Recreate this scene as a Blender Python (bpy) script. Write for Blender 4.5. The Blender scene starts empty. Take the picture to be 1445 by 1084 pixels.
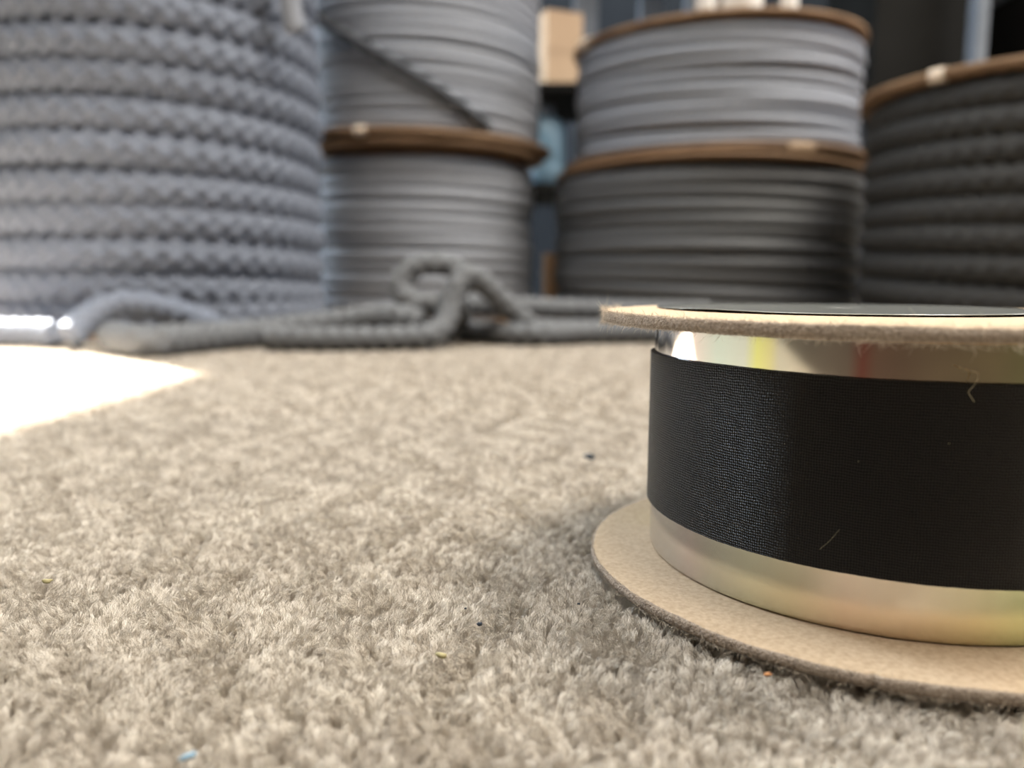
import bpy, bmesh, math, random
import numpy as np
from mathutils import Vector, Matrix

PI = math.pi
rnd = random.Random(7)
rng = np.random.default_rng(11)
SC = bpy.context.scene
COL = SC.collection

# ------------------------------------------------------------------ camera
cam_d = bpy.data.cameras.new('camera')
cam = bpy.data.objects.new('camera', cam_d)
COL.objects.link(cam)
cam_d.sensor_fit = 'HORIZONTAL'
cam_d.sensor_width = 36.0
cam_d.lens = 1115.7 / 1445.0 * 36.0
cam_d.clip_start = 0.004
cam_d.clip_end = 60.0
PITCH, ROLL = 0.12827, -0.005
CAM_H = 0.04722
cam.matrix_world = (Matrix.Translation((0, 0, CAM_H))
                    @ Matrix.Rotation(PI / 2 - PITCH, 4, 'X')
                    @ Matrix.Rotation(-ROLL, 4, 'Z'))
cam_d.dof.use_dof = True
cam_d.dof.focus_distance = 0.113
cam_d.dof.aperture_fstop = 14.0
SC.camera = cam

# ------------------------------------------------------------------ world, sun, windows, exposure
SC.view_settings.view_transform = 'Standard'
SC.view_settings.look = 'None'
SC.view_settings.exposure = 0.72
SC.view_settings.gamma = 1.0
SC.view_settings.use_curve_mapping = False

world = bpy.data.worlds.new('world')
SC.world = world
world.use_nodes = True
wn = world.node_tree.nodes['Background']
wn.inputs[0].default_value = (0.62, 0.78, 1.0, 1)
wn.inputs[1].default_value = 1.0


def light(name, kind, energy, color, loc, look=None, size=None):
    d = bpy.data.lights.new(name, kind)
    d.energy = energy
    d.color = color
    o = bpy.data.objects.new(name, d)
    COL.objects.link(o)
    o.location = loc
    if look is not None:
        o.rotation_euler = (Vector(look) - Vector(loc)).to_track_quat('-Z', 'Y').to_euler()
    if size:
        d.shape = 'RECTANGLE'
        d.size, d.size_y = size
    return o


SUN_EL = math.radians(42)
sun = light('sun', 'SUN', 60.0, (1.0, 0.97, 0.92), (-4, 4, 5))
sdir = Vector((-0.74 * math.cos(SUN_EL), 0.67 * math.cos(SUN_EL), math.sin(SUN_EL)))
sun.rotation_euler = sdir.to_track_quat('Z', 'Y').to_euler()
sun.data.angle = 0.012
# daylight entering by the two windows, the ceiling lamp panels, and an added cool fill
light('window_daylight_left', 'AREA', 34.0, (0.74, 0.87, 1.0), (-1.29, 1.44, 0.80), (0, 1.44, 0.80), (0.60, 1.06))
light('window_daylight_right', 'AREA', 7.0, (0.97, 0.97, 1.0), (1.54, 0.45, 0.85), (0, 0.45, 0.75), (0.75, 0.6))
light('ceiling_panel_light', 'AREA', 48.0, (1.0, 0.93, 0.82), (1.15, 0.42, 2.06), (1.15, 0.42, 0), (0.7, 0.7))
light('cool_fill_light', 'AREA', 17.0, (0.84, 0.92, 1.0), (-0.62, 0.25, 2.06), (-0.62, 0.25, 0), (0.8, 0.8))  # unseen cool fill, added to brighten the fronts at the left
light('ceiling_panel_light_front', 'AREA', 23.0, (1.0, 0.90, 0.77), (0.25, -0.35, 2.06), (0.25, -0.35, 0), (0.9, 0.7))


# ------------------------------------------------------------------ material helpers
def mat(name, base=(0.5, 0.5, 0.5), rough=0.6, metal=0.0, spec=0.5):
    m = bpy.data.materials.new(name)
    m.use_nodes = True
    p = m.node_tree.nodes['Principled BSDF']
    p.inputs['Base Color'].default_value = (*base, 1)
    p.inputs['Roughness'].default_value = rough
    p.inputs['Metallic'].default_value = metal
    p.inputs['Specular IOR Level'].default_value = spec
    return m, m.node_tree.nodes, m.node_tree.links, p


def noise_mat(name, c1, c2, scale, rough=0.8, detail=4.0, bump=0.0, bump_scale=None, bump_dist=0.001, spec=0.3, lo=0.3, hi=0.7):
    m, N, L, p = mat(name, c1, rough, 0, spec)
    tc = N.new('ShaderNodeTexCoord')
    nz = N.new('ShaderNodeTexNoise')
    nz.inputs['Scale'].default_value = scale
    nz.inputs['Detail'].default_value = detail
    L.new(tc.outputs['Object'], nz.inputs['Vector'])
    cr = N.new('ShaderNodeValToRGB')
    cr.color_ramp.elements[0].position = lo
    cr.color_ramp.elements[1].position = hi
    cr.color_ramp.elements[0].color = (*c1, 1)
    cr.color_ramp.elements[1].color = (*c2, 1)
    L.new(nz.outputs['Fac'], cr.inputs['Fac'])
    L.new(cr.outputs['Color'], p.inputs['Base Color'])
    if bump:
        n2 = N.new('ShaderNodeTexNoise')
        n2.inputs['Scale'].default_value = bump_scale or scale
        n2.inputs['Detail'].default_value = 5
        L.new(tc.outputs['Object'], n2.inputs['Vector'])
        b = N.new('ShaderNodeBump')
        b.inputs['Strength'].default_value = bump
        b.inputs['Distance'].default_value = bump_dist
        L.new(n2.outputs['Fac'], b.inputs['Height'])
        L.new(b.outputs['Normal'], p.inputs['Normal'])
    return m


def weave_mat():
    m, N, L, p = mat('black_woven_tape', (0.012, 0.013, 0.014), 0.37, 0, 0.3)
    uv = N.new('ShaderNodeUVMap')
    uv.uv_map = 'UVMap'
    sx = N.new('ShaderNodeSeparateXYZ')
    L.new(uv.outputs['UV'], sx.inputs[0])

    def M(op, a, b=None, c=None):
        n = N.new('ShaderNodeMath')
        n.operation = op
        for i, v in enumerate((a, b, c)):
            if v is None:
                continue
            if isinstance(v, (int, float)):
                n.inputs[i].default_value = v
            else:
                L.new(v, n.inputs[i])
        return n.outputs[0]
    nz = N.new('ShaderNodeTexNoise')
    nz.inputs['Scale'].default_value = 0.12
    nz.inputs['Detail'].default_value = 3
    L.new(uv.outputs['UV'], nz.inputs['Vector'])
    j = M('MULTIPLY', M('SUBTRACT', nz.outputs['Fac'], 0.5), 1.4)
    u = M('ADD', sx.outputs['X'], j)
    v = M('ADD', sx.outputs['Y'], j)
    pu = M('MULTIPLY', M('FLOOR', u), PI)
    pv = M('MULTIPLY', M('FLOOR', v), PI)
    su = M('ABSOLUTE', M('SINE', M('MULTIPLY', u, PI)))
    sv = M('ABSOLUTE', M('SINE', M('MULTIPLY', v, PI)))
    warp = M('MULTIPLY', M('POWER', su, 0.6),
             M('MULTIPLY_ADD', M('COSINE', M('ADD', M('MULTIPLY', M('SUBTRACT', v, 0.5), PI), pu)), 0.5, 0.5))
    weft = M('MULTIPLY', M('POWER', sv, 0.6),
             M('MULTIPLY_ADD', M('COSINE', M('ADD', M('MULTIPLY', M('ADD', u, 0.5), PI), pv)), 0.5, 0.5))
    h = M('MAXIMUM', warp, weft)
    b = N.new('ShaderNodeBump')
    b.inputs['Strength'].default_value = 1.0
    b.inputs['Distance'].default_value = 0.00028
    L.new(h, b.inputs['Height'])
    L.new(b.outputs['Normal'], p.inputs['Normal'])
    cr = N.new('ShaderNodeValToRGB')
    cr.color_ramp.elements[0].color = (0.002, 0.002, 0.002, 1)
    cr.color_ramp.elements[0].position = 0.25
    cr.color_ramp.elements[1].color = (0.0055, 0.0057, 0.0062, 1)
    cr.color_ramp.elements[1].position = 0.85
    L.new(h, cr.inputs['Fac'])
    L.new(cr.outputs['Color'], p.inputs['Base Color'])
    ms = M('MULTIPLY_ADD', h, 0.50, 0.0)
    L.new(ms, p.inputs['Specular IOR Level'])
    return m


def film_mat():
    m, N, L, p = mat('iridescent_film', (0.82, 0.82, 0.80), 0.18, 1.0, 0.5)
    # the foil's rainbow sheen and reflected streaks, painted as fixed hues by angle
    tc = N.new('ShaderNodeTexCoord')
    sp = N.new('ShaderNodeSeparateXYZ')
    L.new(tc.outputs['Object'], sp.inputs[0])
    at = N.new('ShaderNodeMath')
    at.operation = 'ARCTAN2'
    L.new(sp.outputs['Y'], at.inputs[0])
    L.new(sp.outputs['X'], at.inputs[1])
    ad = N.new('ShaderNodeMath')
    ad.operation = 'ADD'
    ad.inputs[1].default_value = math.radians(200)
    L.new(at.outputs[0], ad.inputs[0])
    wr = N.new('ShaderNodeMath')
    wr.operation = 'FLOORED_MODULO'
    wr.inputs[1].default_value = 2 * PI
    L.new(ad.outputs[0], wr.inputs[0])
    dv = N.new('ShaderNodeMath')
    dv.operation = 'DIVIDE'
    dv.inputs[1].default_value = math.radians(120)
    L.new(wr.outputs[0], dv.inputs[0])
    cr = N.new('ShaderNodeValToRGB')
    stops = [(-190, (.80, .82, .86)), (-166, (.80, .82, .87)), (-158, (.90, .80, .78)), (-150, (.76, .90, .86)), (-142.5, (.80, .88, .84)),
             (-139.5, (.90, .96, .38)), (-136.5, (.85, .84, .45)), (-134.5, (.76, .76, .66)), (-121, (.78, .68, .58)), (-118.5, (.82, .36, .30)),  # narrow yellow and red stops stand for reflected highlights
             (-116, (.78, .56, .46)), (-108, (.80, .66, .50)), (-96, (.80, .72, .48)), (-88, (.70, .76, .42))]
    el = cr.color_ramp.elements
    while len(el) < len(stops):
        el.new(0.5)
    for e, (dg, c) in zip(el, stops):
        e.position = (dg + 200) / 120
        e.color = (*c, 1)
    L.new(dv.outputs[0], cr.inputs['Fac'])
    c2 = N.new('ShaderNodeValToRGB')  # lower band: the painted sheen again, duller and without the streaks
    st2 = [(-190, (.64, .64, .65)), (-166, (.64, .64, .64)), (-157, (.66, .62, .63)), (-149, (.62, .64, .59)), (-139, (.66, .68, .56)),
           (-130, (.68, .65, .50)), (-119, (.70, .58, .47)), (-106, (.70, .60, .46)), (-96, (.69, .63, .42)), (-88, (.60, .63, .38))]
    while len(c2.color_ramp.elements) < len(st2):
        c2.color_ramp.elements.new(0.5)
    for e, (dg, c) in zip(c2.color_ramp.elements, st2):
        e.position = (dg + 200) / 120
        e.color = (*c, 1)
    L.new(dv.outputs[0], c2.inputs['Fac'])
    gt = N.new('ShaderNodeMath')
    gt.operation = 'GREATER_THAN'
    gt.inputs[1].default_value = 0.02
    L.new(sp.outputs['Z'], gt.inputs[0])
    # the lower half is set rougher, so it mirrors less
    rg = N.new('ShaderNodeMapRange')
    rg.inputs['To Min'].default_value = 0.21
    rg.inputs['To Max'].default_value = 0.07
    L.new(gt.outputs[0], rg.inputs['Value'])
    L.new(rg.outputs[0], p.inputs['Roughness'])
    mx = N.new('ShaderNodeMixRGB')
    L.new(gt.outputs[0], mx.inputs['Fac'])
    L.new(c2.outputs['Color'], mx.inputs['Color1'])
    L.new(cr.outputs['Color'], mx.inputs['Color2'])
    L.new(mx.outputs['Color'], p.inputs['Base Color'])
    p.inputs['Thin Film Thickness'].default_value = 480
    p.inputs['Thin Film IOR'].default_value = 1.45
    return m


def fibre_mat(name, c1, c2, c3=None):
    m, N, L, p = mat(name, c1, 0.62, 0, 0.35)
    at = N.new('ShaderNodeAttribute')
    at.attribute_name = 'tint'
    cr = N.new('ShaderNodeValToRGB')
    cr.color_ramp.elements[0].color = (*c1, 1)
    cr.color_ramp.elements[1].color = (*c2, 1)
    if c3:
        e = cr.color_ramp.elements.new(0.5)
        e.color = (*c3, 1)
    L.new(at.outputs['Fac'], cr.inputs['Fac'])
    L.new(cr.outputs['Color'], p.inputs['Base Color'])
    return m


M_CARPET_BASE = noise_mat('carpet_backing', (0.30, 0.26, 0.21), (0.40, 0.35, 0.28), 300, 0.95, 3, 0.6, 350, 0.002, 0.1)
M_PILE = fibre_mat('carpet_wool', (0.475, 0.417, 0.348), (0.80, 0.745, 0.66), (0.655, 0.595, 0.515))
M_CARD = noise_mat('cardboard_face', (0.43, 0.32, 0.21), (0.56, 0.43, 0.295), 1500, 0.85, 6, 0.25, 3500, 0.00015, 0.2)
M_RIM = noise_mat('cardboard_cut_edge', (0.25, 0.20, 0.16), (0.43, 0.355, 0.285), 2600, 0.95, 6, 0.9, 2600, 0.0005, 0.1)
M_FUZZ = fibre_mat('cardboard_fibre', (0.42, 0.34, 0.26), (0.70, 0.60, 0.47))
M_TAPE = weave_mat()
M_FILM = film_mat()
M_FLANGE = noise_mat('kraft_board', (0.155, 0.09, 0.048), (0.24, 0.15, 0.085), 30, 0.75, 5, 0.3, 120, 0.001, 0.3)
M_RIM_HIGHLIGHT = noise_mat('pale_rim_patch', (0.62, 0.50, 0.38), (0.75, 0.63, 0.5), 60, 0.35, 3, 0.3, 200, 0.001, 0.6)  # for the highlight patches added on flange rims
M_ROPE_A = noise_mat('blue_grey_rope', (0.100, 0.116, 0.152), (0.178, 0.197, 0.242), 420, 0.7, 4, 0.6, 900, 0.001, 0.35)
M_ROPE_B = noise_mat('grey_rope', (0.175, 0.188, 0.218), (0.27, 0.283, 0.316), 600, 0.6, 4, 0.5, 1200, 0.0006, 0.4)
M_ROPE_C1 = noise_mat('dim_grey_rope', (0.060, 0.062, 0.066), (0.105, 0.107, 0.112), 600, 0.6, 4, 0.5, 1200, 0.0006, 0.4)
M_ROPE_D = noise_mat('charcoal_rope', (0.026, 0.0255, 0.025), (0.055, 0.0545, 0.053), 350, 0.75, 4, 0.6, 900, 0.001, 0.3)
M_ROPE_LINE = noise_mat('dark_grey_cord', (0.055, 0.058, 0.066), (0.085, 0.09, 0.10), 500, 0.9, 4, 0.2, 900, 0.0004, 0.1)
M_ROPE_LOOSE = noise_mat('loose_grey_rope', (0.09, 0.094, 0.10), (0.165, 0.17, 0.178), 400, 0.75, 4, 0.6, 900, 0.001, 0.3)
M_WALL = noise_mat('wall_paint', (0.014, 0.018, 0.024), (0.022, 0.027, 0.034), 3, 0.8, 3, 0.1, 40, 0.002)
M_WALL_PALE = noise_mat('wall_pale', (0.34, 0.32, 0.29), (0.40, 0.38, 0.35), 3, 0.85, 3, 0.1, 40, 0.002)
M_WALL_BROWN = noise_mat('wall_brown', (0.03, 0.025, 0.019), (0.042, 0.035, 0.027), 3, 0.85, 3, 0.1, 40, 0.002)
M_FLOOR_UNSEEN_DARK = noise_mat('dark_unseen_floor', (0.03, 0.022, 0.015), (0.05, 0.038, 0.026), 6, 0.6, 4, 0.1, 40, 0.001)  # unseen floor behind the camera, dark for the film's reflections
M_STEEL = noise_mat('grey_steel', (0.085, 0.095, 0.11), (0.12, 0.13, 0.148), 12, 0.55, 3, 0, None, 0, 0.5)
M_BOX = noise_mat('corrugated_board', (0.34, 0.235, 0.15), (0.40, 0.285, 0.185), 14, 0.8, 3, 0.15, 160, 0.001)
M_DARKBOX = noise_mat('dark_board', (0.006, 0.0056, 0.0048), (0.009, 0.0085, 0.0075), 10, 0.8, 3, spec=0.08)
M_BLUE = noise_mat('blue_plastic', (0.09, 0.15, 0.195), (0.12, 0.185, 0.235), 20, 0.35, 2)
M_WHITE = noise_mat('white_plastic', (0.72, 0.70, 0.66), (0.80, 0.78, 0.74), 20, 0.4, 2)
M_WOOD = noise_mat('raw_wood', (0.26, 0.145, 0.07), (0.36, 0.21, 0.11), 40, 0.7, 4)
M_SPECK = noise_mat('dark_lint', (0.02, 0.028, 0.04), (0.04, 0.05, 0.065), 2000, 0.8)
M_YELLOW = noise_mat('yellow_lint', (0.30, 0.265, 0.13), (0.37, 0.32, 0.17), 2000, 0.8)
M_ORANGE = noise_mat('orange_lint', (0.50, 0.24, 0.10), (0.6, 0.3, 0.14), 2000, 0.8)
M_BLUELINT = noise_mat('blue_lint', (0.16, 0.25, 0.32), (0.22, 0.32, 0.40), 2000, 0.8)
M_STRAW = noise_mat('straw', (0.45, 0.33, 0.08), (0.55, 0.42, 0.14), 800, 0.6)

# clear film disc lying on the reel
M_CLEAR, N_, L_, P_ = mat('glossy_grey_film', (0.22, 0.225, 0.21), 0.12, 0.0, 0.8)


# ------------------------------------------------------------------ object helpers
def tag(o, label=None, cat=None, group=None, kind=None):
    if label:
        o['label'] = label
    if cat:
        o['category'] = cat
    if group:
        o['group'] = group
    if kind:
        o['kind'] = kind
    return o


def empty(name, loc, label, cat, group=None):
    o = bpy.data.objects.new(name, None)
    COL.objects.link(o)
    o.location = loc
    o.empty_display_size = 0.02
    return tag(o, label, cat, group)


def obj_np(name, verts, faces, materials, parent=None, smooth=True, fmat=None):
    me = bpy.data.meshes.new(name)
    me.from_pydata([tuple(v) for v in verts], [], [tuple(f) for f in faces])
    for m in (materials if isinstance(materials, (list, tuple)) else [materials]):
        me.materials.append(m)
    if smooth:
        me.polygons.foreach_set('use_smooth', [True] * len(me.polygons))
    if fmat is not None:
        me.polygons.foreach_set('material_index', fmat)
    me.update()
    o = bpy.data.objects.new(name, me)
    COL.objects.link(o)
    if parent:
        o.parent = parent
    return o


def grid_faces(n, m, wrap_n=False, wrap_m=True):
    """quads over an n x m vertex grid, index = i*m + j"""
    f = []
    for i in range(n if wrap_n else n - 1):
        i2 = (i + 1) % n
        for j in range(m if wrap_m else m - 1):
            j2 = (j + 1) % m
            f.append((i * m + j, i * m + j2, i2 * m + j2, i2 * m + j))
    return f


def box_bm(bm, x0, x1, y0, y1, z0, z1):
    v = [bm.verts.new(p) for p in ((x0, y0, z0), (x1, y0, z0), (x1, y1, z0), (x0, y1, z0),
                                   (x0, y0, z1), (x1, y0, z1), (x1, y1, z1), (x0, y1, z1))]
    for q in ((3, 2, 1, 0), (4, 5, 6, 7), (0, 1, 5, 4), (1, 2, 6, 5), (2, 3, 7, 6), (3, 0, 4, 7)):
        bm.faces.new([v[i] for i in q])


def obj_bm(name, bm, m, parent=None, bevel=0.0, smooth=False):
    if bevel:
        bmesh.ops.bevel(bm, geom=list(bm.edges), offset=bevel, segments=2, affect='EDGES', profile=0.6)
    me = bpy.data.meshes.new(name)
    bm.to_mesh(me)
    bm.free()
    me.materials.append(m)
    if smooth:
        me.polygons.foreach_set('use_smooth', [True] * len(me.polygons))
    o = bpy.data.objects.new(name, me)
    COL.objects.link(o)
    if parent:
        o.parent = parent
    return o


def boxes(name, bl, m, parent=None, bevel=0.0):
    bm = bmesh.new()
    for b in bl:
        box_bm(bm, *b)
    return obj_bm(name, bm, m, parent, bevel)


def lathe(name, prof, seg, m, parent=None, closed=True):
    """prof: list of (r, z), revolved about z"""
    n = len(prof)
    th = np.linspace(0, 2 * PI, seg, endpoint=False)
    V = np.zeros((n, seg, 3))
    for i, (r, z) in enumerate(prof):
        V[i, :, 0] = r * np.cos(th)
        V[i, :, 1] = r * np.sin(th)
        V[i, :, 2] = z
    return obj_np(name, V.reshape(-1, 3), grid_faces(n, seg, wrap_n=closed), m, parent)


def struct(o):
    o['kind'] = 'structure'
    return o


# ------------------------------------------------------------------ room
X0, X1, Y0, Y1, ZC, T = -1.2, 1.5, -1.6, 2.5, 2.1, 0.08
struct(boxes('floor', [(X0, X1, -0.12, Y1, -0.04, -0.0040)], M_CARPET_BASE))
struct(boxes('floor_unseen_dark', [(X0, X1, Y0, -0.12, -0.04, -0.0040)], M_FLOOR_UNSEEN_DARK))  # unseen dark floor behind the camera, added to darken the film's reflections
struct(boxes('ceiling', [(X0 - T, X1 + T, Y0 - T, Y1 + T, ZC, ZC + T)], M_WALL_PALE))
struct(boxes('wall_back', [(X0 - T, X1 + T, Y1, Y1 + T, -0.04, ZC)], M_WALL))
struct(boxes('wall_front', [(X0 - T, X1 + T, Y0 - T, Y0, -0.04, ZC)], M_WALL_BROWN))
# left wall with its window opening
WL = (1.12, 1.75, 0.25, 1.36)
struct(boxes('wall_left', [(X0 - T, X0, Y0, WL[0], -0.04, ZC), (X0 - T, X0, WL[1], Y1, -0.04, ZC),
                           (X0 - T, X0, WL[0], WL[1], -0.04, WL[2]), (X0 - T, X0, WL[0], WL[1], WL[3], ZC)], M_WALL_PALE))
WR = (0.05, 0.85, 0.52, 1.18)
struct(boxes('wall_right', [(X1, X1 + T, Y0, WR[0], -0.04, ZC), (X1, X1 + T, WR[1], Y1, -0.04, ZC),
                            (X1, X1 + T, WR[0], WR[1], -0.04, WR[2]), (X1, X1 + T, WR[0], WR[1], WR[3], ZC)], M_WALL))


def window_frame(name, x, y0, y1, z0, z1, d):
    w = 0.03
    struct(boxes(name, [(x, x + d, y0, y0 + w, z0, z1), (x, x + d, y1 - w, y1, z0, z1),
                        (x, x + d, y0 + w, y1 - w, z0, z0 + w), (x, x + d, y0 + w, y1 - w, z1 - 0.002, z1)], M_WHITE, None, 0.0008))


window_frame('window_1', X0 - T, *WL, 0.05)
window_frame('window_2', X1 + 0.03, *WR, 0.05)


# ------------------------------------------------------------------ carpet pile
REEL = np.array([0.06017, 0.12822])
R_DISC = 0.0455


def hair(name, P, rad, tint, m, parent=None):
    """P: (n, k, 3) points, rad: (k,), tint: (n,)"""
    n, k, _ = P.shape
    hc = bpy.data.hair_curves.new(name)
    hc.add_curves([k] * n)
    hc.attributes['position'].data.foreach_set('vector', P.astype(np.float32).ravel())
    a = hc.attributes.get('radius') or hc.attributes.new('radius', 'FLOAT', 'POINT')
    a.data.foreach_set('value', np.tile(np.asarray(rad, np.float32), n))
    t = hc.attributes.new('tint', 'FLOAT', 'CURVE')
    t.data.foreach_set('value', tint.astype(np.float32))
    hc.materials.append(m)
    o = bpy.data.objects.new(name, hc)
    COL.objects.link(o)
    if parent:
        o.parent = parent
    return o


def field(x, y, s, seed):
    r = np.random.default_rng(seed)
    o = np.zeros_like(x)
    for i in range(7):
        a = r.uniform(0, 2 * PI)
        k = s * r.uniform(0.6, 1.8)
        o += np.sin((x * np.cos(a) + y * np.sin(a)) * k + r.uniform(0, 6.28))
    return o / 2.6


def pile(y0, y1, pitch, nf, k, half, rad, spread):
    ys = np.arange(y0, y1, pitch)
    C = []
    for y in ys:
        w = half(y)
        xs = np.arange(-w, w, pitch)
        C.append(np.stack([xs + rng.uniform(-.42, .42, len(xs)) * pitch,
                           y + rng.uniform(-.42, .42, len(xs)) * pitch], 1))
    C = np.concatenate(C)
    # no tufts drawn right under the middle of the front reel
    d = np.hypot(C[:, 0] - REEL[0], C[:, 1] - REEL[1])
    C = C[d > R_DISC - 0.006]
    n = len(C)
    d = np.hypot(C[:, 0] - REEL[0], C[:, 1] - REEL[1])
    lean_a = field(C[:, 0], C[:, 1], 420, 3) * 2.2 + rng.normal(0, .9, n)
    lean = np.abs(rng.normal(0.0007, 0.0004, n))
    top = 0.0008 + 0.00024 * field(C[:, 0], C[:, 1], 1150, 4) + rng.normal(0, .00024, n)
    top = np.clip(top, -0.0012, 0.0021)
    top = np.where(d < R_DISC + 0.0006, np.minimum(top, 0.0004), top)
    tt = np.clip(0.5 + 0.07 * field(C[:, 0], C[:, 1], 160, 5) + rng.normal(0, .19, n), 0, 1)
    P = np.zeros((n, nf, k, 3))
    a = rng.uniform(0, 2 * PI, (n, nf))
    r = np.sqrt(rng.uniform(0, 1, (n, nf)))
    tw = rng.uniform(0.6, 1.6, (n, 1)) * np.where(rng.random((n, 1)) < .5, -1, 1)
    h = top[:, None] - r ** 2 * 0.0006 - rng.uniform(0, .0005, (n, nf))
    zb = -0.0036
    for i in range(k):
        s = i / (k - 1)
        rr = r * (0.35 * spread + (spread - 0.35 * spread) * s ** 1.3)
        aa = a + tw * s
        jit = rng.normal(0, 0.00017, (n, nf, 2)) * s
        P[:, :, i, 0] = C[:, None, 0] + rr * np.cos(aa) + (lean * np.cos(lean_a))[:, None] * s * s + jit[..., 0]
        P[:, :, i, 1] = C[:, None, 1] + rr * np.sin(aa) + (lean * np.sin(lean_a))[:, None] * s * s + jit[..., 1]
        P[:, :, i, 2] = zb + (h - zb) * np.sin(s * PI / 2 * 0.96) / np.sin(PI / 2 * 0.96)
    tint = np.clip(tt[:, None] + rng.normal(0, .13, (n, nf)), 0, 1)
    return P.reshape(n * nf, k, 3), tint.ravel()


P1, t1 = pile(0.045, 0.27, 0.00102, 22, 5, lambda y: 0.030 + y * 0.76, None, 0.00070)
o = hair('carpet_pile', P1, np.array([.000026, .000026, .000025, .000022, .000010]), t1, M_PILE)
tag(o, 'beige cut wool carpet pile around the black tape reel', 'carpet', kind='stuff')
P2, t2 = pile(0.27, 0.74, 0.0021, 9, 4, lambda y: 0.06 + y * 0.76, None, 0.0013)
o = hair('carpet_pile', P2, np.array([.00011, .00011, .00010, .00005]), t2, M_PILE)

tag(o, 'pale blurred carpet pile running back to the grey rope reels', 'carpet', kind='stuff')


# ------------------------------------------------------------------ front reel
reel = empty('tape_reel', (REEL[0], REEL[1], 0.00143),
             'cardboard reel of black woven tape over iridescent film, standing on the carpet', 'reel')
ZB0 = 0.00143


def vnoise(th, seed, octs=((3, 1), (7, .7), (17, .5), (41, .35), (97, .25), (211, .18))):
    r = np.random.default_rng(seed)
    o = np.zeros_like(th)
    for k, a in octs:
        o += a * np.sin(k * th + r.uniform(0, 6.28))
    return o


def card_disc(name, R, z0, z1, ox, oy, seed, hole=0.0075, nick=None):
    SEG = 1440
    th = np.linspace(-PI, PI, SEG, endpoint=False)
    mid = (z0 + z1) / 2
    t = (z1 - z0)
    rimr = vnoise(th, seed) * 0.00010
    zt = vnoise(th, seed + 1) * 0.00007
    zbn = vnoise(th, seed + 2) * 0.00007
    rr = np.random.default_rng(seed)
    # profile from hole top out to rim and back to hole bottom: (r, z, edge?, weight)
    prof = [(hole, z1, 0), (R * 0.5, z1, 0), (R * 0.82, z1, 0), (R - .0022, z1, 0), (R - .0009, z1, .5), (R - .00035, z1 - .00005, 1),
            (R - .0001, z1 - .00022, 2), (R, z1 - t * .35, 2), (R + .00004, mid, 2), (R, z0 + t * .35, 2), (R - .0001, z0 + .0002, 2),
            (R - .0004, z0 + .00003, 3), (R - .0012, z0, 3.5), (R * .82, z0, 4), (hole, z0, 4)]
    n = len(prof)
    V = np.zeros((n, SEG, 3))
    for i, (r, z, e) in enumerate(prof):
        q = np.full(SEG, r)
        zz = np.full(SEG, z)
        if .4 < e < 3.9:
            q = q + rimr + rr.normal(0, .00003, SEG) * (1 if e == 2 else .5)
        if .4 < e < 1.5:
            zz = zz + zt * (0.5 if e < 1 else 1)
        elif 1.5 < e < 2.5:
            zz = zz + (zt if z > mid else zbn)
        elif e >= 2.9 and e < 3.9:
            zz = zz + zbn
        if nick is not None and .4 < e < 3.9:
            g = np.exp(-((th - nick) / 0.012) ** 2)
            q = q - g * .0006
        V[i, :, 0] = ox + q * np.cos(th)
        V[i, :, 1] = oy + q * np.sin(th)
        V[i, :, 2] = zz - ZB0
    F = grid_faces(n, SEG, wrap_n=True)
    fm = []
    for i in range(n):
        rim = 5 <= i <= 10
        fm += [1 if rim else 0] * SEG
    return obj_np(name, V.reshape(-1, 3), F, [M_CARD, M_RIM], reel, True, fm)


ZBT, ZT0, ZT1, ZTB, ZTT = 0.00306, 0.01078, 0.03578, 0.04095, 0.04269
d_bot = card_disc('cardboard_disc', 0.0458, ZB0, ZBT, -.0007, -.0016, 21, nick=-1.98)
d_top = card_disc('cardboard_disc', 0.0453, ZTB - .0001, ZTT, 0, 0, 44)


def fuzz(parent, R, ox, oy, z0, z1, n, seed, a0, a1):
    r = np.random.default_rng(seed)
    th = r.uniform(a0, a1, n)
    e = r.random(n)
    z = np.where(e < .35, z1 - np.abs(r.normal(0, .0001, n)), np.where(e < .7, z0 + np.abs(r.normal(0, .0001, n)), r.uniform(z0, z1, n)))
    out = r.normal(.5, .4, n)
    up = np.where(e < .35, np.abs(r.normal(.6, .5, n)), np.where(e < .7, -np.abs(r.normal(.7, .5, n)), r.normal(0, .5, n)))
    tang = r.normal(0, .7, n)
    ln = np.clip(r.exponential(.00028, n) + .00012, 0, .0013)
    K = 4
    P = np.zeros((n, K, 3))
    curl = r.normal(0, .5, n)
    for i in range(K):
        s = i / (K - 1)
        rr = R - .0001 + out * ln * s
        aa = th + (tang + curl * s) * ln * s / R
        P[:, i, 0] = ox + rr * np.cos(aa)
        P[:, i, 1] = oy + rr * np.sin(aa)
        P[:, i, 2] = z - ZB0 + up * ln * (s - .3 * s * s * curl)
    o = hair('paper_fibre', P, np.array([.000014, .000013, .000011, .000006]), r.random(n), M_FUZZ, parent)
    o['kind'] = 'stuff'
    return o


fuzz(d_top, 0.0453, 0, 0, ZTB, ZTT, 9000, 5, -PI - .5, -.3)
fuzz(d_bot, 0.0458, -.0007, -.0016, ZB0, ZBT, 3500, 6, -PI - .4, -.3)

# iridescent film roll: wound drum with hollow core
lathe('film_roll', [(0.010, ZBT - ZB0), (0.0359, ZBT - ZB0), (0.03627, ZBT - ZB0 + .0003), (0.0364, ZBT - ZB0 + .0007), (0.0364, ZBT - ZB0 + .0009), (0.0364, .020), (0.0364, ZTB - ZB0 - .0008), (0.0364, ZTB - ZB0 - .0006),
                    (0.0361, ZTB - ZB0 - .0001), (0.010, ZTB - ZB0 - .0001)], 720, M_FILM, reel)


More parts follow.
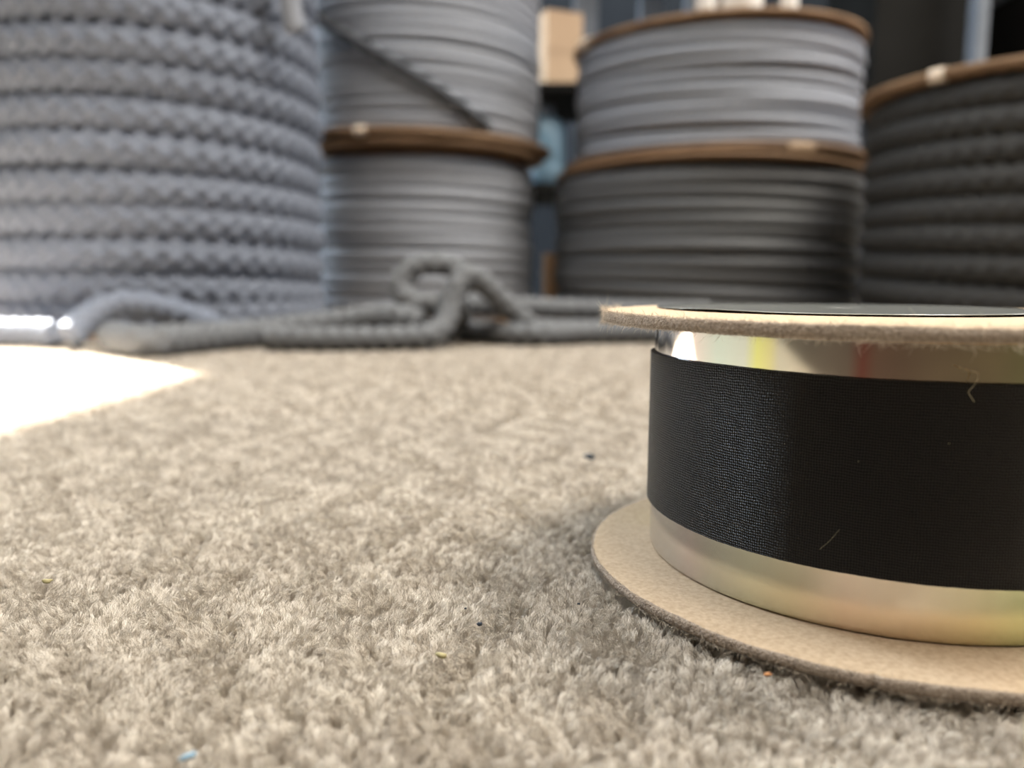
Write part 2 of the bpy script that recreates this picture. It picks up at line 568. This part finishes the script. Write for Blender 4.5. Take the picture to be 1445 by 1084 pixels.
def tape_band():
    SEG = 960
    th = np.linspace(-PI, PI, SEG + 1)
    z0, z1 = ZT0 - ZB0, ZT1 - ZB0
    rI, rO = 0.0364, 0.03707
    prof = [(rI, z0), (rO - .0001, z0), (rO, z0 + .0001)] + [(rO, z0 + .0002)] + [(rO, z0 + (z1 - z0) * k / 12) for k in range(1, 12)] + [(rO, z1 - .0002)] + \
           [(rO, z1 - .0001), (rO - .0001, z1), (rI, z1)]
    n = len(prof)
    ed0 = vnoise(th, 71) * .00003
    ed1 = vnoise(th, 72) * .00003
    V = np.zeros((n, SEG + 1, 3))
    for i, (r, z) in enumerate(prof):
        V[i, :, 0] = r * np.cos(th)
        V[i, :, 1] = r * np.sin(th)
        # the strip is wound a hair out of true, so its edges run slightly off level
        V[i, :, 2] = z + (ed0 if i < n // 2 else ed1) + .00022 * np.sin(2 * th + .6)
    F = grid_faces(n, SEG + 1, False, False)
    o = obj_np('woven_tape', V.reshape(-1, 3), F, M_TAPE, reel)
    me = o.data
    uvl = me.uv_layers.new(name='UVMap')
    li = np.zeros(len(me.loops), np.int32)
    me.loops.foreach_get('vertex_index', li)
    U = np.zeros((n, SEG + 1, 2))
    U[:, :, 0] = (th * rO / .00033)[None, :]
    U[:, :, 1] = np.array([z / .00037 for r, z in prof])[:, None]
    uvl.data.foreach_set('uv', U.reshape(-1, 2)[li].ravel())
    return o


tape_band()


def film_disc():
    """thin glossy film leaf lying loosely on the upper cardboard disc"""
    SEG, rings = 240, 9
    th = np.linspace(-PI, PI, SEG, endpoint=False)
    V = []
    R = .0320
    for lay in (1, 0):
        for k in range(rings):
            f = k / (rings - 1)
            f = f if lay else 1 - f
            r = .0006 + (R - .0006) * f
            w = .00014 + (np.sin(3 * th + .4) * .5 + .5) * .00012 * f ** 3 + .00020 * f ** 4 * np.exp(-((th + .85) / .45) ** 2) + .00028 * f ** 4 * np.exp(-((th + 2.6) / .3) ** 2)
            V.append(np.stack([-.002 + r * np.cos(th), .0125 + r * np.sin(th), ZTT - ZB0 + w + (.00008 if lay else 0)], 1))
    V = np.array(V)
    return obj_np('film_leaf', V.reshape(-1, 3), grid_faces(2 * rings, SEG, True), M_CLEAR, reel)


film_disc()


# ------------------------------------------------------------------ rope builders
def tube(path, rad, around, strands, braid_len, amp, name, m, parent=None, cap=True):
    """tube along path (n,3) with a braided relief; returns object"""
    P = np.asarray(path, float)
    n = len(P)
    tg = np.gradient(P, axis=0)
    tg /= np.linalg.norm(tg, axis=1)[:, None]
    up = np.zeros_like(P)
    u = np.array([0, 0, 1.0])
    for i in range(n):
        u = u - tg[i] * (u @ tg[i])
        u /= np.linalg.norm(u)
        up[i] = u
    sd = np.cross(tg, up)
    s = np.concatenate([[0], np.cumsum(np.linalg.norm(np.diff(P, axis=0), axis=1))])
    v = np.linspace(0, 2 * PI, around, endpoint=False)
    h = np.cos(strands * v)[None, :] * np.cos(2 * PI * s / braid_len)[:, None]
    r = rad * (1 + amp * h)
    if np.ndim(rad):
        r = rad[:, None] * (1 + amp * h)
    V = P[:, None, :] + r[..., None] * (np.cos(v)[None, :, None] * sd[:, None, :] + np.sin(v)[None, :, None] * up[:, None, :])
    V = V.reshape(-1, 3)
    F = grid_faces(n, around, False, True)
    if cap:
        F = F + [tuple(range(around - 1, -1, -1)), tuple(range((n - 1) * around, n * around))]
    return obj_np(name, V, F, m, parent)


def spline(pts, step):
    p = np.asarray(pts, float)
    p = np.vstack([2 * p[0] - p[1], p, 2 * p[-1] - p[-2]])
    out = []
    for i in range(1, len(p) - 2):
        a, b, c, d = p[i - 1:i + 3]
        n = max(2, int(np.linalg.norm(c - b) / step))
        for t in np.arange(n) / n:
            out.append(.5 * (2 * b + (c - a) * t + (2 * a - 5 * b + 4 * c - d) * t * t + (3 * b - a - 3 * c + d) * t ** 3))
    out.append(p[-2])
    return np.array(out)


def winding(R, rr, z0, z1, step, around, strands, bl, amp, m, parent, seed, wob_z=.1, wob_r=.06, hand=-1, squash=1.0):
    """rope wound helically on the drum, outer layer as one continuous rope"""
    pitch = 2 * rr * 0.965 * squash
    turns = (z1 - z0 - 2 * rr) / pitch + 1.5
    L = turns * 2 * PI * R
    n = int(L / step)
    a = np.linspace(0, turns * 2 * PI, n)
    r = np.random.default_rng(seed)
    wz = np.zeros(n)
    wr = np.zeros(n)
    for i in range(6):
        wz += np.sin(a * r.uniform(.35, 1.5) + r.uniform(0, 6.28)) / 3
        wr += np.sin(a * r.uniform(.5, 2.2) + r.uniform(0, 6.28)) / 3
    env = np.clip(np.minimum(a, a[-1] - a) / PI, 0, 1)
    cl = np.clip((a / (2 * PI) - .75) / (turns - 1.5), 0, 1)
    z = z0 + rr + (z1 - z0 - 2 * rr) * cl + wz * wob_z * rr * np.clip(np.minimum(a, a[-1] - a) / PI - 1, 0, 1)
    q = R - rr + wr * wob_r * rr
    P = np.stack([q * np.cos(hand * a + PI / 2), q * np.sin(hand * a + PI / 2), z], 1)
    return tube(P, rr, around, strands, bl, amp, 'rope_winding', m, parent)


def flange(R, z0, z1, parent, seed, hole=.03, warp=.0015, tilt=(0, 0)):
    SEG = 180
    th = np.linspace(-PI, PI, SEG, endpoint=False)
    r = np.random.default_rng(seed)
    nz = vnoise(th, seed, ((2, 1), (3, .8), (5, .5), (11, .25), (29, .12))) * .0011
    wp = np.sin(2 * th + r.uniform(0, 6.28)) * warp + np.sin(3 * th + r.uniform(0, 6.28)) * warp * .5
    prof = [(hole, z1), (R * .6, z1), (R - .002, z1), (R - .0005, z1 - .0005), (R, (z0 + z1) / 2), (R - .0005, z0 + .0005), (R - .002, z0), (R * .6, z0), (hole, z0)]
    V = np.zeros((len(prof), SEG, 3))
    for i, (q, z) in enumerate(prof):
        f = (q / R) ** 2
        qq = q + nz * (1 if q > R * .9 else 0)
        V[i, :, 0] = qq * np.cos(th)
        V[i, :, 1] = qq * np.sin(th)
        V[i, :, 2] = z + wp * f * f
    return obj_np('flange', V.reshape(-1, 3), grid_faces(len(prof), SEG, True), M_FLANGE, parent)


def core(R, z0, z1, parent):
    return lathe('core_tube', [(R - .006, z0), (R, z0), (R, z1), (R - .006, z1)], 96, M_FLANGE, parent)


# reel A: thick blue-grey rope, tall, at the left
A = empty('rope_reel', (-0.329, 0.757, 0.0), 'tall reel of thick blue-grey braided rope at the sunlit left', 'reel')
flange(.150, .0, .005, A, 101, warp=0)
winding(.146, .0145, .005, .42, .0026, 32, 6, .0165, .21, M_ROPE_A, A, 1, .2, .1, squash=.955)
core(.119, .005, .42, A)
flange(.152, .4215, .4265, A, 102)

# stack B
B1 = empty('rope_reel', (-0.115, 0.980, 0.0), 'lower grey rope reel standing directly behind the loop of loose rope', 'reel')
flange(.150, 0, .005, B1, 111, warp=0)
winding(.139, .0075, .005, .179, .0028, 12, 4, .0085, .08, M_ROPE_B, B1, 2, .35, .25, squash=.90)
core(.1238, .005, .186, B1)
flange(.152, .1885, .1935, B1, 112, warp=.001)
B2 = empty('rope_reel', (-0.113, 0.982, 0.1972), 'pale grey rope reel stacked on top, a dark cord slanting across it', 'reel')
flange(.157, 0, .0055, B2, 113, warp=.001)
winding(.144, .0065, .0055, .24, .0025, 12, 4, .0075, .09, M_ROPE_B, B2, 3, .28, .18, squash=.90)
core(.1302, .0055, .24, B2)
flange(.157, .242, .2475, B2, 114)

# stack C
C1 = empty('rope_reel', (0.230, 0.973, 0.0), 'dark grey rope reel under the shadow at the foot of a stack', 'reel')
flange(.180, 0, .005, C1, 121, warp=0)
winding(.178, .0085, .005, .166, .003, 12, 4,   .010, .07, M_ROPE_C1, C1, 4, .5, .3, squash=.86)
core(.1595, .005, .166, C1)
flange(.181, .169, .174, C1, 122, warp=.0008)
C2 = empty('rope_reel', (0.238, 0.972, 0.1842), 'light grey rope reel under a brown flange, small white rolls on top', 'reel')
C2.rotation_euler = (math.radians(2.3), math.radians(-.7), 0)
flange(.176, 0, .0055, C2, 123, warp=.001)
winding(.162, .0065, .0055, .125, .0026, 12, 4, .0075, .09, M_ROPE_B, C2, 5, .55, .3, squash=.88)
core(.1475, .0055, .125, C2)
flange(.166, .1275, .133, C2, 124, warp=.001)

# reel D
D = empty('rope_reel', (0.459, 0.711, 0.0), 'charcoal thick rope reel behind the front reel, its brown flange rising to the edge', 'reel')
flange(.142, 0, .005, D, 131, warp=0)
winding(.140, .0125, .005, .2055, .0028, 24, 5, .0135, .12, M_ROPE_D, D, 6, .25, .1, squash=.93)
core(.1135, .005, .203, D)
flD = flange(.146, .2055, .2125, D, 132, warp=.0008)


def bright_rim_patch(parent, R, ang, z0, z1, w, m=M_RIM_HIGHLIGHT):
    """pale patch folded over a flange rim, standing in for a highlight"""
    n = 9
    V = []
    prof = [(R - .018, z1 + .0008), (R - .004, z1 + .0012), (R + .0012, z1 + .0004), (R + .0022, (z0 + z1) / 2), (R + .0012, z0 - .0006), (R - .006, z0 - .0012)]
    for i, (q, z) in enumerate(prof):
        for j in range(n):
            a = ang + (j / (n - 1) - .5) * w / R
            V.append((q * math.cos(a), q * math.sin(a), z + .0006 * math.sin(j * 2.1 + i)))
    o = obj_np('bright_rim_patch', V, grid_faces(len(prof), n, False, False), m, parent)
    s = o.modifiers.new('thick', 'SOLIDIFY')
    s.thickness = .0006
    o['label'] = 'added pale patch standing for a highlight on the flange edge'
    return o


bright_rim_patch(D, .146, math.radians(-152), .2055, .2125, .012)  # in place of a specular glint on the rim of reel D
bright_rim_patch(B2, .157, math.radians(-106), 0, .0055, .013)
bright_rim_patch(C2, .176, math.radians(-75), 0, .0055, .030, M_BOX)  # tan patch in place of an orange highlight on the lower flange
bright_rim_patch(C2, .166, math.radians(-163), .1275, .133, .024)  # in place of the highlight at the left of the upper flange

# a dark cord slanting over the upper reel B
pp = []
for k in range(220):
    f = k / 219
    a = math.radians(-146 + f * 92)
    pp.append((.1485 * math.cos(a), .1485 * math.sin(a), .148 - .136 * f))
tube(pp, .0052, 16, 3, .006, .015, 'slanting_cord', M_ROPE_LINE, B2)

# rope end tied at the top right of reel A
pp = spline([(.120, -.075, .415), (.140, -.085, .385), (.149, -.084, .345), (.150, -.080, .305), (.147, -.079, .275), (.150, -.077, .250)], .003)
tube(pp, .0085, 16, 4, .010, .1, 'rope_end', M_ROPE_B, A)


# ------------------------------------------------------------------ loose rope on the carpet
def loose(name, pts, rad, label, m=M_ROPE_LOOSE, group=None):
    o = tube(spline(pts, .0019), rad, 30, 4, .0105, .15, name, m)
    return tag(o, label, 'rope', group)



loose('loose_rope', [(0.172, 0.640, 0.0095), (0.106, 0.640, 0.0095), (0.055, 0.625, 0.0100), (0.0205, 0.605, 0.0115), (0.0068, 0.598, 0.0198), (-0.0094, 0.590, 0.0345),
                     (-0.0222, 0.583, 0.0471), (-0.0326, 0.577, 0.0520), (-0.0400, 0.571, 0.0440), (-0.0443, 0.566, 0.0300), (-0.0480, 0.558, 0.0180), (-0.0570, 0.548, 0.0105), (-0.080, 0.540, 0.0090), (-0.110, 0.5335, 0.0088), (-0.140, 0.530, 0.0088), (-0.166, 0.534, 0.0088)],
      .0080, 'grey braided rope rising to a steep fold beside the loop, flat toward the right')
loose('loose_rope', [(-0.100, 0.630, 0.0092), (-0.060, 0.6350, 0.0092), (-0.0250, 0.6150, 0.0092), (-0.0030, 0.5900, 0.0092), (0.020, 0.584, 0.0092), (0.050, 0.602, 0.0092), (0.110, 0.615, 0.0092), (0.170, 0.616, 0.0092)],
      .0080, 'dark grey rope on the carpet under the fold, nearest strand right of it')
loose('loose_rope', [(-0.0300, 0.600, 0.0440), (-0.0391, 0.592, 0.0546), (-0.0515, 0.586, 0.0600), (-0.0665, 0.583, 0.0595), (-0.0790, 0.580, 0.0517), (-0.0805, 0.576, 0.0410), (-0.0714, 0.572, 0.0325),
                     (-0.0580, 0.576, 0.0310), (-0.0440, 0.590, 0.0300), (-0.0400, 0.606, 0.0190), (-0.0520, 0.610, 0.0092)],
      .0080, 'raised curl of grey rope forming an open loop in front of the stacked reels')
loose('loose_rope', [(-0.0660, 0.5600, 0.0180), (-0.0800, 0.5640, 0.0215), (-0.1046, 0.575, 0.0205), (-0.1439, 0.572, 0.0150), (-0.1818, 0.560, 0.0106), (-0.2080, 0.516, 0.0098), (-0.2205, 0.487, 0.0098),
                     (-0.238, 0.492, 0.0098), (-0.262, 0.518, 0.0105)],
      .0097, 'pale grey rope sloping down from the loop to the carpet at the left')
loose('loose_rope', [(-0.118, 0.6080, 0.0092), (-0.095, 0.6120, 0.0130), (-0.0700, 0.6200, 0.0270), (-0.0350, 0.6300, 0.0290), (0.000, 0.6350, 0.0280), (0.040, 0.655, 0.0255), (0.100, 0.662, 0.0240), (0.165, 0.670, 0.0240)],
      .0082, 'darker grey rope running under the fold and along behind the flat strand')
loose('loose_rope', [(-0.296, 0.528, 0.0093), (-0.290, 0.543, 0.0220), (-0.276, 0.556, 0.0300), (-0.2500, 0.560, 0.0280), (-0.2250, 0.562, 0.0200), (-0.210, 0.572, 0.0110), (-0.196, 0.600, 0.0092), (-0.178, 0.615, 0.0092)],
      .0090, 'humped blue-grey rope arching over the carpet below the thick rope reel', M_ROPE_A)
loose('loose_rope', [(-0.460, 0.600, 0.0095), (-0.410, 0.585, 0.0095), (-0.372, 0.566, 0.0095), (-0.335, 0.556, 0.0100), (-0.316, 0.548, 0.0100)],
      .0088, 'rope end lying in the bright sun patch at the far left', M_ROPE_A)

# ------------------------------------------------------------------ things behind the reels
rack = empty('storage_rack', (0.45, 1.38, 0.0), 'grey steel storage rack standing behind the rope stacks', 'rack')


def post(x, y):
    bm = bmesh.new()
    box_bm(bm, x - .021, x + .021, y - .015, y - .012, 0, 1.5)
    box_bm(bm, x - .021, x - .018, y - .012, y + .02, 0, 1.5)
    box_bm(bm, x + .018, x + .021, y - .012, y + .02, 0, 1.5)
    o = obj_bm('post', bm, M_STEEL, rack, .0006)
    o.location = (-.45, -1.38, 0)
    return o


post(.131, 1.52)
post(.263, 1.60)
post(.372, 1.70)
bm_ = bmesh.new()
box_bm(bm_, .683, .699, 1.222, 1.2245, 0, 1.5)
box_bm(bm_, .683, .6855, 1.2245, 1.250, 0, 1.5)
o = obj_bm('post', bm_, M_STEEL, rack, .0005)
o.location = (-.45, -1.38, 0)
for z in (.188, .338, .80, 1.3):
    o = boxes('shelf', [(-.35, 1.05, 1.255, 1.500, z, z + .012)], M_DARKBOX, rack, .001)
    o.location = (-.45, -1.38, 0)

cb = empty('cardboard_box', (.066, 1.30, .350), 'small tan cardboard box on the rack shelf between the two stacks', 'box')
cb.rotation_euler.z = .35
boxes('carton', [(-.030, .030, -.035, .035, 0, .106)], M_BOX, cb, .0012)
boxes('flap', [(-.0302, -.0004, -.0355, .0355, .106, .1072)], M_BOX, cb, .0003)
boxes('flap', [(.0004, .0302, -.0355, .0355, .106, .1072)], M_BOX, cb, .0003)
boxes('packing_tape', [(-.0306, .0306, -.0358, -.035, .048, .052)], M_BOX, cb, .0002)

db = empty('dark_box', (.655, 1.375, .350), 'wide dark brown box on the shelf behind the charcoal reel', 'box')
boxes('carton', [(-.10, .050, -.10, .10, 0, .30)], M_DARKBOX, db, .003)
boxes('lid', [(-.103, .053, -.103, .103, .30, .33)], M_DARKBOX, db, .003)
db2 = empty('dark_box', (.875, 1.375, .350), 'second dark box, right of the rack post at the picture edge', 'box')
boxes('carton', [(-.07, .10, -.10, .10, 0, .16)], M_DARKBOX, db2, .003)
boxes('lid', [(-.073, .103, -.103, .103, .16, .185)], M_STEEL, db2, .003)

bd = empty('blue_canister', (.0525, 1.31, 0.2), 'blue plastic canister on the lower rack shelf in the gap between stacks', 'canister')
lathe('body', [(.001, 0), (.026, 0), (.030, .004), (.030, .03), (.029, .034), (.030, .038), (.030, .09), (.022, .105), (.012, .109), (.001, .109)], 64, M_BLUE, bd)
lathe('cap', [(.001, .109), (.013, .109), (.0135, .111), (.0135, .124), (.012, .126), (.001, .126)], 40, M_STEEL, bd)

wp = empty('wood_offcut', (.0557, 1.17, 0.0), 'short upright brown wood offcut low in the gap between stacks', 'wood')
boxes('block', [(-.010, .010, -.010, .010, 0, .088)], M_WOOD, wp, .001)
boxes('foot', [(-.016, .016, -.016, .016, 0, .012)], M_WOOD, wp, .001)


def small_roll(name, x, y, z, r, h, label, m):
    t = empty(name, (x, y, z), label, 'roll', 'white rolls on top of the light grey reel')
    lathe('wound_strip', [(r * .5, .0015), (r * .93, .0015), (r * .96, .003), (r * .96, h - .003), (r * .93, h - .0015), (r * .5, h - .0015)], 64, m, t)
    lathe('core', [(r * .42, 0), (r * .5, 0), (r * .5, h), (r * .42, h)], 48, M_FLANGE, t)


def on_flange(x, y):
    return .1842 + .1352 + (y - .972) * math.tan(math.radians(2.3)) + (x - .238) * math.tan(math.radians(.7))


small_roll('white_roll', .1905, .828, on_flange(.1905, .828), .0100, .035, 'narrow whitish roll on top of the stack, left of the wide one', M_WHITE)
small_roll('white_roll', .227, .838, on_flange(.227, .838), .0235, .04, 'widest bright white roll on top of the light grey reel', M_WHITE)
small_roll('white_roll', .275, .832, on_flange(.275, .832), .0090, .035, 'narrow bluish white roll on top of the stack, right of the wide one', M_WHITE)

# ------------------------------------------------------------------ lint and specks


def speck(name, x, y, z, r, label, m, sx=1.6, rot=0., cat='speck', group=None):
    bm = bmesh.new()
    bmesh.ops.create_icosphere(bm, subdivisions=2, radius=r)
    rr = random.Random(int(x * 1e5) + int(y * 1e5))
    for v in bm.verts:
        v.co *= 1 + rr.uniform(-.28, .28)
        v.co.x *= sx
        v.co.z *= .7
    o = obj_bm(name, bm, m, None, 0, True)
    o.location = (x, y, z)
    o.rotation_euler.z = rot
    return tag(o, label, cat, group)


speck('lint_speck', .020, .200, .0026, .00105, 'largest dark lint speck on the carpet, left of the black tape', M_SPECK, 1.5, -.4)
speck('lint_speck', -.0042, .1013, .0016, .00032, 'dark bluish lint speck in the sharp carpet left of the disc', M_SPECK, 1.2, .3)
speck('lint_speck', -.0064, .1064, .0016, .00016, 'tiny dark speck in the carpet just behind the bluish speck', M_SPECK, 1.2, 1.2)
speck('lint_speck', .0097, .1082, .0016, .00018, 'tiny dark speck in the carpet nearest the lower disc', M_SPECK, 1.2, .2)
speck('lint_speck', -.0086, .0927, .0014, .00042, 'yellow lint speck in the carpet in the lower middle', M_YELLOW, 1.9, -.5)
speck('lint_speck', -.0711, .1163, .0014, .00045, 'faint yellow lint speck in the carpet at the left', M_YELLOW, 1.6, .2)
speck('lint_speck', -.0313, .0714, .0014, .00042, 'blue lint speck at the bottom edge of the picture', M_BLUELINT, 2.2, .7)
speck('lint_speck', .0303, .0879, .0016, .00030, 'orange lint speck in the carpet under the disc rim', M_ORANGE, 1.6, .1)
st = spline([(-.2400, .3560, .0022), (-.2340, .3585, .0035), (-.2290, .3620, .0024)], .0006)
o = tube(st, .0006, 8, 3, .004, .03, 'straw_bit', M_STRAW)
tag(o, 'yellow straw bit lying in the bright sun patch', 'straw')


def on_tape(deg, z, off=.0002):
    a = math.radians(deg)
    r = .03707 + off
    return (REEL[0] + r * math.cos(a), REEL[1] + r * math.sin(a), z)


th_ = spline([on_tape(-102.5, .0377), on_tape(-101.2, .0373, .0003), on_tape(-99.6, .0371, .0006), on_tape(-99.4, .0365, .0007), on_tape(-99.8, .0358, .0007), on_tape(-100.7, .0348, .0006),
              on_tape(-100.2, .0342, .0005), on_tape(-99.5, .0336, .0003)], .00012)
o = tube(th_, .000045, 6, 3, .001, .02, 'lint_thread', M_STRAW)
o.data.materials[0] = noise_mat('pale_thread', (.42, .37, .26), (.5, .44, .31), 2000)
tag(o, 'short curled pale thread hanging over the upper edge of the black tape', 'thread')
th_ = spline([on_tape(-124.0, .0136), on_tape(-122.2, .0150, .0003), on_tape(-120.6, .0166)], .00012)
o = tube(th_, .00002, 6, 3, .001, .02, 'lint_thread', bpy.data.materials['pale_thread'])
tag(o, 'fine straight fibre stuck low on the black tape', 'thread')
for i, (dg, z, r_, lb) in enumerate(((-103, .0285, .00007, 'pale dust grain on the black tape, below the curled thread'), (-118, .0255, .00006, 'pale dust grain halfway up the black tape'))):
    q = on_tape(dg, z, .00004)
    speck('dust_grain', q[0], q[1], q[2], r_, lb, bpy.data.materials['pale_thread'], 1.2, 0, 'dust')
